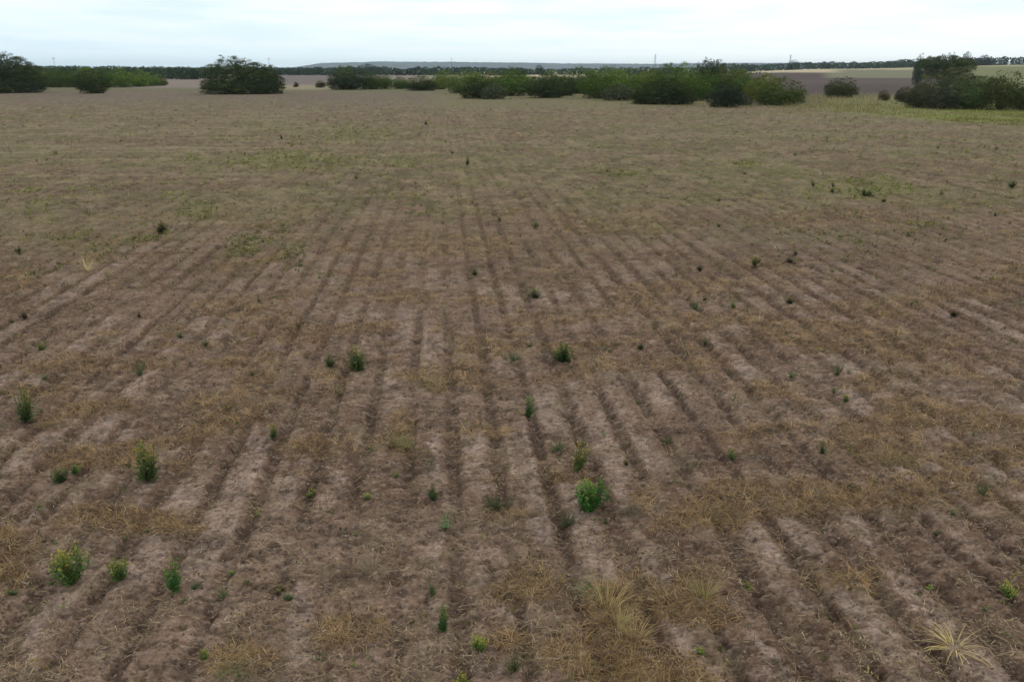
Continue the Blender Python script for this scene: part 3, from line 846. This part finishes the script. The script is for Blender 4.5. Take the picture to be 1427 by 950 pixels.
# ------------------------------------------------------------------ verge grass and hedge-foot weeds
def verge():
    def put(n, y0, y1, x0, x1, hlo, hhi, pal, cond=None):
        xx, yy = scatter(n, y0, y1, x0, x1)
        pxx, pyy, _ = project(xx, yy, np.zeros_like(xx))
        if cond is not None:
            k = cond(pxx, pyy, xx, yy); xx, yy = xx[k], yy[k]
        n = len(xx); a = rng.uniform(0, 6.283, n); e0 = rng.uniform(.8, 1.5, n)
        return blades(xx, yy, terrain(xx, yy) - .02, rng.uniform(hlo, hhi, n), rng.uniform(.02, .05, n), a, e0, e0 - rng.uniform(.2, 1.0, n), pick(pal, n, .2), 2, .3)
    A = put(30000, 146, 176, 1120, 1520, .12, .4, [(.19, .22, .045), (.14, .17, .05), (.24, .24, .08), (.28, .24, .12), (.20, .17, .09)],
            lambda p, q, a, b: (q < 151 + (p - 1120) * .085 + 6 * (fbm(a / 3, b / 4, 2, 7) - .5)) & (rng.random(len(p)) < sst(.3, .55, fbm(a / 2, b / 2, 3, 9))))
    B = put(12000, 131, 158, 1090, 1270, .2, .9, [(.30, .27, .12), (.22, .23, .09), (.36, .31, .18), (.20, .18, .10)],
            lambda p, q, a, b: rng.random(len(p)) < ell(p, q, 1150, 143, 75, 12) * sst(.3, .6, fbm(a / 1.5, b / 1.5, 3, 19)) * 1.3)
    Cc = put(16000, 128, 152, 600, 1110, .12, .5, [(.20, .20, .08), (.26, .23, .11), (.15, .17, .06)],
             lambda p, q, a, b: (q < np.interp(p, [600, 660, 750, 850, 930, 1010, 1110], [131, 140, 139, 143, 149, 152, 151])) & (q > np.interp(p, [600, 660, 750, 850, 930, 1010, 1110], [124, 132, 132, 136, 140, 143, 143])) & (rng.random(len(p)) < sst(.3, .6, fbm(a / 2, b / 2, 3, 29))))
    V, Qb, C = [], [], []; o = 0
    for v, q, c in (A, B, Cc):
        V.append(v); Qb.append(q + o); C.append(c); o += len(v)
    link('verge_grass', mesh_np('verge_grass', np.concatenate(V), np.concatenate(Qb), {'tint': np.concatenate(C)}, M_grass), kind='stuff',
         label='bright yellow green grass and pale weeds along the hedge foot', category='grass')
verge()

# ------------------------------------------------------------------ weeds standing in the field
def weed_meshes(key, seed, nstem, spread, leaf, nl, tips=(.30, .28, .06), curve=.3, asp=.4):
    """Unit-height plant: foliage and stems."""
    r = np.random.default_rng(seed); rr = random.Random(seed)
    P, Nn, T, sz = [], [], [], []
    SV, SQ = [], []
    for s in range(nstem):
        a = rr.uniform(0, 6.283); hgt = rr.uniform(.55, 1.0) if s else 1.0
        out_ = rr.uniform(.1, 1) * spread if s else spread * .15
        b = Vector((rr.uniform(-.02, .02), rr.uniform(-.02, .02), -.05))
        tip = Vector((math.cos(a) * out_, math.sin(a) * out_, hgt))
        m = b.lerp(tip, .5) + Vector((math.cos(a), math.sin(a), 0)) * (out_ * curve)
        pts = [b, b.lerp(m, .5) + Vector((0, 0, .01)), m, tip]
        v, q = tube(pts, [.014, .012, .009, .003], 4)
        o = len(SV); SV += v; SQ += [tuple(o + k for k in f) for f in q]
        for k in range(nl):
            u = (k + rr.random()) / nl; u = .12 + .88 * u
            p = (b.lerp(m, u * 2) if u < .5 else m.lerp(tip, u * 2 - 1))
            w = leaf * (1.15 - .6 * u) * rr.uniform(.6, 1.25)
            an = rr.uniform(0, 6.283)
            off = Vector((math.cos(an), math.sin(an), rr.uniform(-.1, .7))) * w * .55
            P.append(tuple(p + off)); n_ = Vector((math.cos(an) * -.5, math.sin(an) * -.5, 1)) + Vector((rr.uniform(-.6, .6),) * 3)
            Nn.append(tuple(n_)); sz.append(w)
            g_ = rr.uniform(.75, 1.25); y_ = max(0, (u - .6) / .4) * rr.uniform(0, 1)
            T.append([(1 - y_) * g_ + y_ * tips[0] / .06, (1 - y_) * g_ + y_ * tips[1] / .13, (1 - y_) * g_ + y_ * 1.4])
    V, Qb, C = leaf_quads(np.array(P), np.array(Nn), np.array(sz), asp, r, np.array(T))
    return mesh_np('foliage_' + key, V, Qb, {'tint': C}, M_weed, False), mesh_np('stem_' + key, SV, SQ, None, M_stem)
M_stem = noise_material('weed_stem', (.07, .085, .03), (.13, .11, .06), 20)

def tuft_mesh(key, seed, n, spread, droop, seg=4, w=.02):
    r = np.random.default_rng(seed)
    az = r.uniform(0, 6.283, n); e0 = r.uniform(spread, 1.5, n)
    q = np.sqrt(r.random(n)) * .22
    az = az * .6 + .4 * r.permutation(az)
    V, Qb, C = blades(q * np.cos(az), q * np.sin(az), np.full(n, -.03), r.uniform(.5, 1.15, n), r.uniform(.6, 1.3, n) * w, az, e0, e0 - r.uniform(.2, droop, n),
                      np.tile(r.uniform(.65, 1.3, (n, 1)), (1, 3)) * np.array([[1, 1, 1]]), seg, .1)
    return mesh_np('blades_' + key, V, Qb, {'tint': C}, M_weed)

def clump_mesh(key, seed, subs, per):
    r = np.random.default_rng(seed); n = subs * per
    ca = r.uniform(0, 6.283, subs); cr_ = np.sqrt(r.random(subs)) * .42; hs = r.uniform(.35, 1.0, subs); lean = r.uniform(0, 6.283, subs)
    k = np.repeat(np.arange(subs), per)
    bx = (cr_ * np.cos(ca))[k] + r.normal(size=n) * .05; by = (cr_ * np.sin(ca))[k] + r.normal(size=n) * .05
    az = np.where(r.random(n) < .6, lean[k] + r.normal(size=n) * .7, r.uniform(0, 6.283, n))
    e0 = r.uniform(.35, 1.5, n)
    V, Qb, C = blades(bx, by, np.full(n, -.03), hs[k] * r.uniform(.35, 1.1, n), r.uniform(.5, 1.3, n) * .014, az, e0, e0 - r.uniform(.3, 2.4, n),
                      np.tile(r.uniform(.45, 1.3, (n, 1)), (1, 3)), 4, .15)
    return mesh_np('blades_' + key, V, Qb, {'tint': C}, M_weed)

W_KINDS = {
    'bushy': weed_meshes('bushy', 1, 26, .50, .15, 34),
    'bushy2': weed_meshes('bushy2', 2, 20, .42, .16, 28),
    'upright': weed_meshes('upright', 3, 11, .24, .14, 30),
    'upright2': weed_meshes('upright2', 4, 8, .26, .16, 24),
    'spread': weed_meshes('spread', 5, 14, .85, .22, 14, (.16, .2, .06), .1),
    'sprig': weed_meshes('sprig', 6, 3, .3, .2, 12),
    'feathery': weed_meshes('feathery', 7, 26, .6, .10, 22, (.12, .2, .05), .25, .28),
}
T_KINDS = {'clump': clump_mesh('clump', 12, 13, 26), 'tuft_up': clump_mesh('up', 8, 7, 26), 'tuft_wide': tuft_mesh('wide', 9, 46, .02, 2.2, w=.040), 'tuft_thin': tuft_mesh('thin', 10, 44, .95, 1.5, w=.03)}

weed_first = {}
GRN = (.105, .180, .045); GR2 = (.135, .205, .048); YG = (.11, .15, .04); DKG = (.078, .122, .046); BLG = (.095, .15, .075); PAL = (.16, .20, .09)
STR = (.38, .31, .17); STD = (.36, .29, .17)

def weed(cx, base, w, h, key, tint, label, name='green_weed', cat='weed', group=None):
    gx, gy = ground_at(cx, base); gx, gy = float(gx), float(gy)
    gz = float(surf(gx, gy)[0])
    dz = gx * FW[0] + gy * FW[1] + (H - gz) * sp
    # seen from above: the plant's height is foreshortened, part of its picture is its spread
    el = math.atan2(H, math.hypot(gx, gy))
    w *= 1.18; wm = w / F * dz; hm = max(h / F * dz - wm * math.sin(el) * .35, h / F * dz * .5) / math.cos(el)
    spread = {'bushy': 1.05, 'bushy2': .9, 'upright': .5, 'upright2': .65, 'spread': 1.8, 'sprig': .8, 'feathery': 1.25, 'clump': 1.3, 'tuft_up': 1.15, 'tuft_wide': 1.9, 'tuft_thin': .9}[key]
    s = wm / spread
    if key in T_KINDS:
        root = weed_first[key].copy() if key in weed_first else bpy.data.objects.new(name, T_KINDS[key])
        root.name = name
        weed_first.setdefault(key, root); scene.collection.objects.link(root)
        root.color = (*tint, 1); leafo = root
        for k in ('label', 'category', 'group'):
            if k in root: del root[k]
    else:
        root = bpy.data.objects.new(name, None); scene.collection.objects.link(root); root.empty_display_size = .1
        if key in weed_first:
            f = weed_first[key][0].copy(); st = weed_first[key][1].copy()
            scene.collection.objects.link(f); scene.collection.objects.link(st); f.parent = root; st.parent = root
        else:
            f = link('foliage', W_KINDS[key][0], root); st = link('stem', W_KINDS[key][1], root); weed_first[key] = (f, st)
        j = random.uniform(.9, 1.1); f.color = (tint[0] * j, tint[1] * j, tint[2] * j, 1)
    root.location = (gx, gy, gz); root.rotation_euler = (random.uniform(-.08, .08), random.uniform(-.08, .08), random.uniform(0, 6.28))
    root.scale = (s, s, hm)
    root['label'] = label; root['category'] = cat
    if group: root['group'] = group
    return root

GW = 'green weeds standing in the field'
for a in [
    (101, 812, 54, 64, 'bushy', GRN, 'largest bushy green weed, low on the west side of the field'),
    (167, 808, 30, 38, 'bushy2', GRN, 'small bushy weed right next to the largest bushy one'),
    (244, 826, 30, 54, 'upright2', (.05, .14, .03), 'leaning bright green weed third in line after the largest bushy one'),
    (272, 822, 24, 16, 'spread', DKG, 'low dark sprig at the foot of the leaning bright weed'),
    (310, 828, 22, 22, 'sprig', GRN, 'little green sprig right of the leaning bright weed'),
    (205, 672, 38, 62, 'upright', (.09, .14, .035), 'tall yellow topped weed beside a dry grass mat on the west side'),
    (84, 670, 26, 28, 'bushy2', DKG, 'compact dark bluish weed west of the yellow topped one'),
    (36, 588, 28, 52, 'upright', (.075, .125, .035), 'tall thin weed at the west margin with a tan tuft beside it'),
    (58, 488, 28, 18, 'spread', YG, 'flat yellowish green weed far up the west margin'),
    (195, 524, 22, 30, 'feathery', BLG, 'wispy grey green weed high on the west side'),
    (496, 516, 30, 38, 'upright', (.085, .125, .04), 'taller yellowish one of the two weeds standing close together mid field'),
    (460, 512, 20, 22, 'bushy2', DKG, 'small dark one of the two weeds standing close together mid field'),
    (787, 502, 34, 34, 'bushy', (.05, .10, .03), 'rounded dark green weed mid field in the middle rows'),
    (716, 499, 30, 22, 'feathery', BLG, 'pale wispy weed beside the rounded dark green one'),
    (737, 578, 20, 36, 'upright2', (.05, .13, .03), 'thin bright green shoot below the rounded dark green weed'),
    (778, 625, 32, 22, 'feathery', PAL, 'pale yellow green clump just above the vivid green weed'),
    (806, 655, 22, 44, 'upright', YG, 'slender yellow weed stem standing over the vivid green weed'),
    (822, 712, 52, 56, 'bushy', (.055, .155, .032), 'vivid green bushy weed, brightest in the middle of the field'),
    (788, 730, 30, 32, 'feathery', (.06, .09, .035), 'dull green weed tucked against the vivid green one'),
    (694, 710, 44, 30, 'feathery', (.05, .075, .035), 'sprawling dark weed between the pale rosette and the vivid one'),
    (620, 738, 32, 28, 'spread', (.16, .26, .12), 'pale mint green rosette in the centre rows'),
    (603, 697, 20, 22, 'bushy2', (.035, .065, .025), 'small dark upright weed just above the pale rosette'),
    (463, 718, 9, 16, 'sprig', DKG, 'tiny black green shoot alone west of the pale rosette'),
    (616, 882, 18, 42, 'upright', (.06, .12, .04), 'thin tall green shoot low in the centre row'),
    (602, 827, 24, 20, 'spread', DKG, 'flat dark weed above the thin tall shoot'),
    (668, 904, 24, 26, 'bushy2', GR2, 'small yellow green tuft near the bottom centre'),
    (645, 956, 24, 30, 'bushy', GR2, 'green weed cut by the bottom edge at the centre'),
    (1404, 826, 24, 26, 'bushy2', GR2, 'small bright weed low at the east margin'),
    (1368, 692, 28, 26, 'feathery', DKG, 'dark green weed at the east side above the small bright one'),
    (1147, 630, 14, 24, 'upright2', DKG, 'small dark shoot beside a tan grass mat on the east side'),
    (1020, 639, 15, 20, 'upright2', GRN, 'short green shoot in an east furrow near the centre'),
    (1042, 814, 26, 18, 'spread', YG, 'pale green rosette low on the east side'),
    (1102, 528, 18, 14, 'spread', GRN, 'flat green weed on bare soil on the east side'),
    (1166, 522, 18, 28, 'feathery', DKG, 'straggly dark weed past the flat green one on the east side'),
    (970, 430, 24, 22, 'feathery', (.08, .16, .07), 'mint coloured weed high in the east rows'),
    (1022, 430, 20, 14, 'spread', GRN, 'low round weed beside the mint coloured one'),
    (745, 415, 20, 18, 'bushy2', DKG, 'dark weed in a leafy patch of the upper centre rows'),
    (746, 313, 18, 10, 'spread', GRN, 'flat green weed by itself in the upper centre rows'),
    (651, 230, 12, 14, 'upright2', DKG, 'dark upright weed between the far centre rows'),
    (226, 322, 22, 18, 'bushy2', (.045, .055, .02), 'dark brown green weed in the upper west of the field'),
    (1205, 272, 22, 14, 'bushy', DKG, 'dark clump in the green patch of the upper east side'),
    (1410, 262, 12, 14, 'bushy2', DKG, 'dark weed by the east frame edge in the upper field'),
    (380, 612, 14, 24, 'upright', YG, 'thin yellow green shoot west of the centre rows'),
    (518, 630, 12, 12, 'sprig', DKG, 'tiny dark sprout in a furrow west of the centre row'),
    (176, 750, 14, 16, 'sprig', YG, 'tiny yellow green sprig above the small bushy weed'),
    (404, 836, 26, 16, 'spread', DKG, 'flat dark green weed low between leaning weed and centre'),
    (20, 830, 30, 16, 'spread', DKG, 'flat dark weed low at the west frame edge'),
    (715, 932, 40, 40, 'feathery', (.11, .11, .045), 'brownish green wispy weed near the bottom centre'),
    (975, 378, 10, 12, 'bushy2', (.03, .05, .03), 'dark dot of a weed high in the east rows'),
    (1052, 372, 10, 16, 'upright', YG, 'thin pale shoot above the mint coloured weed'),
    (930, 612, 14, 14, 'spread', GRN, 'flat little green weed east of the centre rows'),
]:
    weed(*a, group=GW)
for a in [
    (864, 880, 40, 80, 'tuft_up', (.52, .40, .18), 'tall pale straw tuft standing low in the centre east rows'),
    (1330, 902, 84, 50, 'tuft_wide', (.62, .47, .21), 'large splayed pale straw tuft in the low east corner'),
    (982, 838, 40, 40, 'tuft_thin', (.28, .23, .09), 'thin greenish straw tuft between the two big pale tufts'),
    (122, 376, 28, 46, 'tuft_up', (.55, .43, .24), 'pale upright straw tuft in the upper west of the field'),
    (1085, 346, 18, 20, 'tuft_up', (.55, .48, .33), 'small pale straw tuft in the upper east of the field'),
    (560, 622, 38, 40, 'tuft_up', (.24, .21, .08), 'olive dry tuft in the centre west rows'),
    (600, 540, 56, 36, 'clump', (.32, .23, .12), 'wide tan tuft crossing the centre row mid field'),
    (460, 545, 40, 32, 'clump', (.32, .23, .12), 'rounded tan tuft below the two close weeds'),
    (882, 716, 40, 34, 'clump', (.24, .18, .12), 'brown dry tuft at the side of the vivid green weed'),
    (76, 590, 40, 28, 'clump', (.30, .20, .10), 'rusty tan tuft by the tall thin west weed'),
    (820, 826, 60, 26, 'clump', (.30, .25, .14), 'flattened straw tuft behind the tall pale one'),
    (846, 850, 44, 56, 'tuft_thin', (.42, .30, .13), 'wispy tan tuft leaning into the tall pale straw tuft'),
    (884, 892, 40, 40, 'tuft_thin', (.36, .25, .11), 'short tan tuft at the foot of the tall pale straw tuft'),
    (630, 150, 6, 9, 'tuft_up', (.3, .3, .15), 'tiny tuft at the far end of the rows'),
    (520, 800, 36, 30, 'tuft_thin', (.24, .18, .11), 'sparse brown tuft in the low centre west rows'),
    (1240, 640, 60, 30, 'clump', (.30, .22, .11), 'flattened tan tuft across the east rows'),
    (1010, 715, 60, 30, 'clump', (.27, .19, .10), 'flattened rusty tuft east of the vivid green weed'),
    (330, 935, 60, 36, 'clump', (.25, .21, .10), 'olive tan tuft low on the west side by the bottom edge'),
]:
    weed(*a, name='dry_grass_tuft', cat='grass tuft', group='dry grass tufts in the field')
# small weeds that nothing tells apart
GS = 'tiny dark weeds dotted over the upper field'
r2 = random.Random(5)
for i in range(42):
    py_ = 170 + 330 * r2.random() ** 1.1
    px_ = r2.uniform(10, 1417); s_ = (5 + (py_ - 150) * .022) * r2.uniform(.7, 1.3)
    weed(px_, py_, s_ * 1.2, s_, r2.choice(['bushy2', 'spread', 'upright2', 'feathery']), r2.choice([DKG, (.06, .08, .035), (.08, .11, .04), (.07, .055, .03), YG]),
         'tiny dark weed among many dotted over the upper half of the field', name='tiny_weed', group=GS)
GP = 'small pale tufts in the far part of the field'
for i in range(46):
    py_ = r2.uniform(150, 290); px_ = r2.uniform(5, 1420); s_ = (3 + (py_ - 140) * .05) * r2.uniform(.7, 1.4)
    weed(px_, py_, s_ * 1.5, s_ * 1.2, r2.choice(['tuft_up', 'tuft_thin']), r2.choice([STD, (.40, .34, .20), (.34, .30, .14)]),
         'small pale straw tuft among many specks in the far part of the field', name='dry_grass_tuft', cat='grass tuft', group=GP)
GT = 'small green sprigs in the lower field'
for i in range(32):
    py_ = r2.uniform(500, 940); px_ = r2.uniform(10, 1417); s_ = r2.uniform(7, 14) * (.6 + py_ / 1300)
    weed(px_, py_, s_ * 1.2, s_, r2.choice(['sprig', 'spread', 'sprig', 'upright2']), r2.choice([DKG, GRN, YG, (.10, .11, .04)]),
         'small green sprig among many scattered over the lower half of the field', name='small_sprig', group=GT)

# ------------------------------------------------------------------ far poles
def poles():
    def place(cx, dist):
        t = (cx - CX) / F; r = t * (dist * cp + H * sp)
        gx = dist * sy_ + r * cy_; gy = dist * cy_ - r * sy_
        return gx, gy, float(terrain(np.array([gx]), np.array([gy]))[0])
    for cx, dist, hgt, lab in [(78.5, 600, 12.0, 'thin utility pole above the western hedgerow'), (376.5, 600, 11.5, 'thin utility pole behind the large spiky tree'),
                               (629.5, 900, 15.0, 'tiny pole standing before the blue hill')]:
        gx, gy, gz = place(cx, dist)
        root = bpy.data.objects.new('utility_pole', None); scene.collection.objects.link(root); root.location = (gx, gy, gz)
        root['label'] = lab; root['category'] = 'pole'; root['group'] = 'far poles on the horizon'
        v, q = tube([(0, 0, -.3), (0, 0, hgt)], [.13, .09], 8); link('pole', mesh_np('pole', v, q, None, M_pole), root)
        v, q = tube([(-1.3, 0, hgt - .8), (1.3, 0, hgt - .8)], [.1, .1], 6); link('crossarm', mesh_np('crossarm', v, q, None, M_pole), root)
    for cx, dist, hgt, lab in [(912, 900, 18.5, 'far lattice pylon rising over the tall part of the hedge'), (1099.5, 900, 15.0, 'far lattice pylon over the distant wood near the stubble strip')]:
        gx, gy, gz = place(cx, dist)
        root = bpy.data.objects.new('lattice_pylon', None); scene.collection.objects.link(root); root.location = (gx, gy, gz)
        root['label'] = lab; root['category'] = 'pylon'; root['group'] = 'far pylons on the horizon'
        V, Qb = [], []
        def add(p0, p1, r=.06):
            v, q = tube([p0, p1], [r, r], 4); o = len(V); V.extend(v); Qb.extend([tuple(o + k for k in f) for f in q])
        wb = 1.4
        lv = 7
        for sx, sy in ((1, 1), (1, -1), (-1, -1), (-1, 1)):
            add((sx * wb, sy * wb, -.3), (sx * .2, sy * .2, hgt))
        for k in range(lv):
            z0, z1 = hgt * k / lv, hgt * (k + 1) / lv; a0 = wb + (.2 - wb) * k / lv; a1 = wb + (.2 - wb) * (k + 1) / lv
            for s in (1, -1):
                add((-a0, s * a0, z0), (a1, s * a1, z1), .05); add((s * a0, a0, z0), (s * a1, -a1, z1), .05)
        link('mast', mesh_np('mast', V, Qb, None, M_pole), root)
        for zc in (hgt - .8, hgt - 3.0):
            v, q = tube([(-2.4, 0, zc), (0, 0, zc + .5), (2.4, 0, zc)], [.05, .08, .05], 5); link('crossarm', mesh_np('crossarm', v, q, None, M_pole), root)
poles()

# ------------------------------------------------------------------ haze
def haze():
    b0, b1 = (-6500, -300, -3.5), (6500, 6400, 52)
    vs = [(X, Y, Z) for X in (b0[0], b1[0]) for Y in (b0[1], b1[1]) for Z in (b0[2], b1[2])]
    fs = [(0, 1, 3, 2), (4, 6, 7, 5), (0, 4, 5, 1), (2, 3, 7, 6), (0, 2, 6, 4), (1, 5, 7, 3)]
    me = bpy.data.meshes.new('haze'); me.from_pydata(vs, [], fs); me.update()
    m = bpy.data.materials.new('haze'); m.use_nodes = True; t = m.node_tree; t.nodes.clear()
    o = t.nodes.new('ShaderNodeOutputMaterial'); v = t.nodes.new('ShaderNodeVolumePrincipled')
    v.inputs['Color'].default_value = (.80, .93, 1.0, 1); v.inputs['Density'].default_value = 9.5e-5; v.inputs['Anisotropy'].default_value = 0.1
    t.links.new(v.outputs[0], o.inputs['Volume'])
    me.materials.append(m)
    link('haze', me, kind='stuff', label='thin pale blue haze in the air', category='haze')
haze()
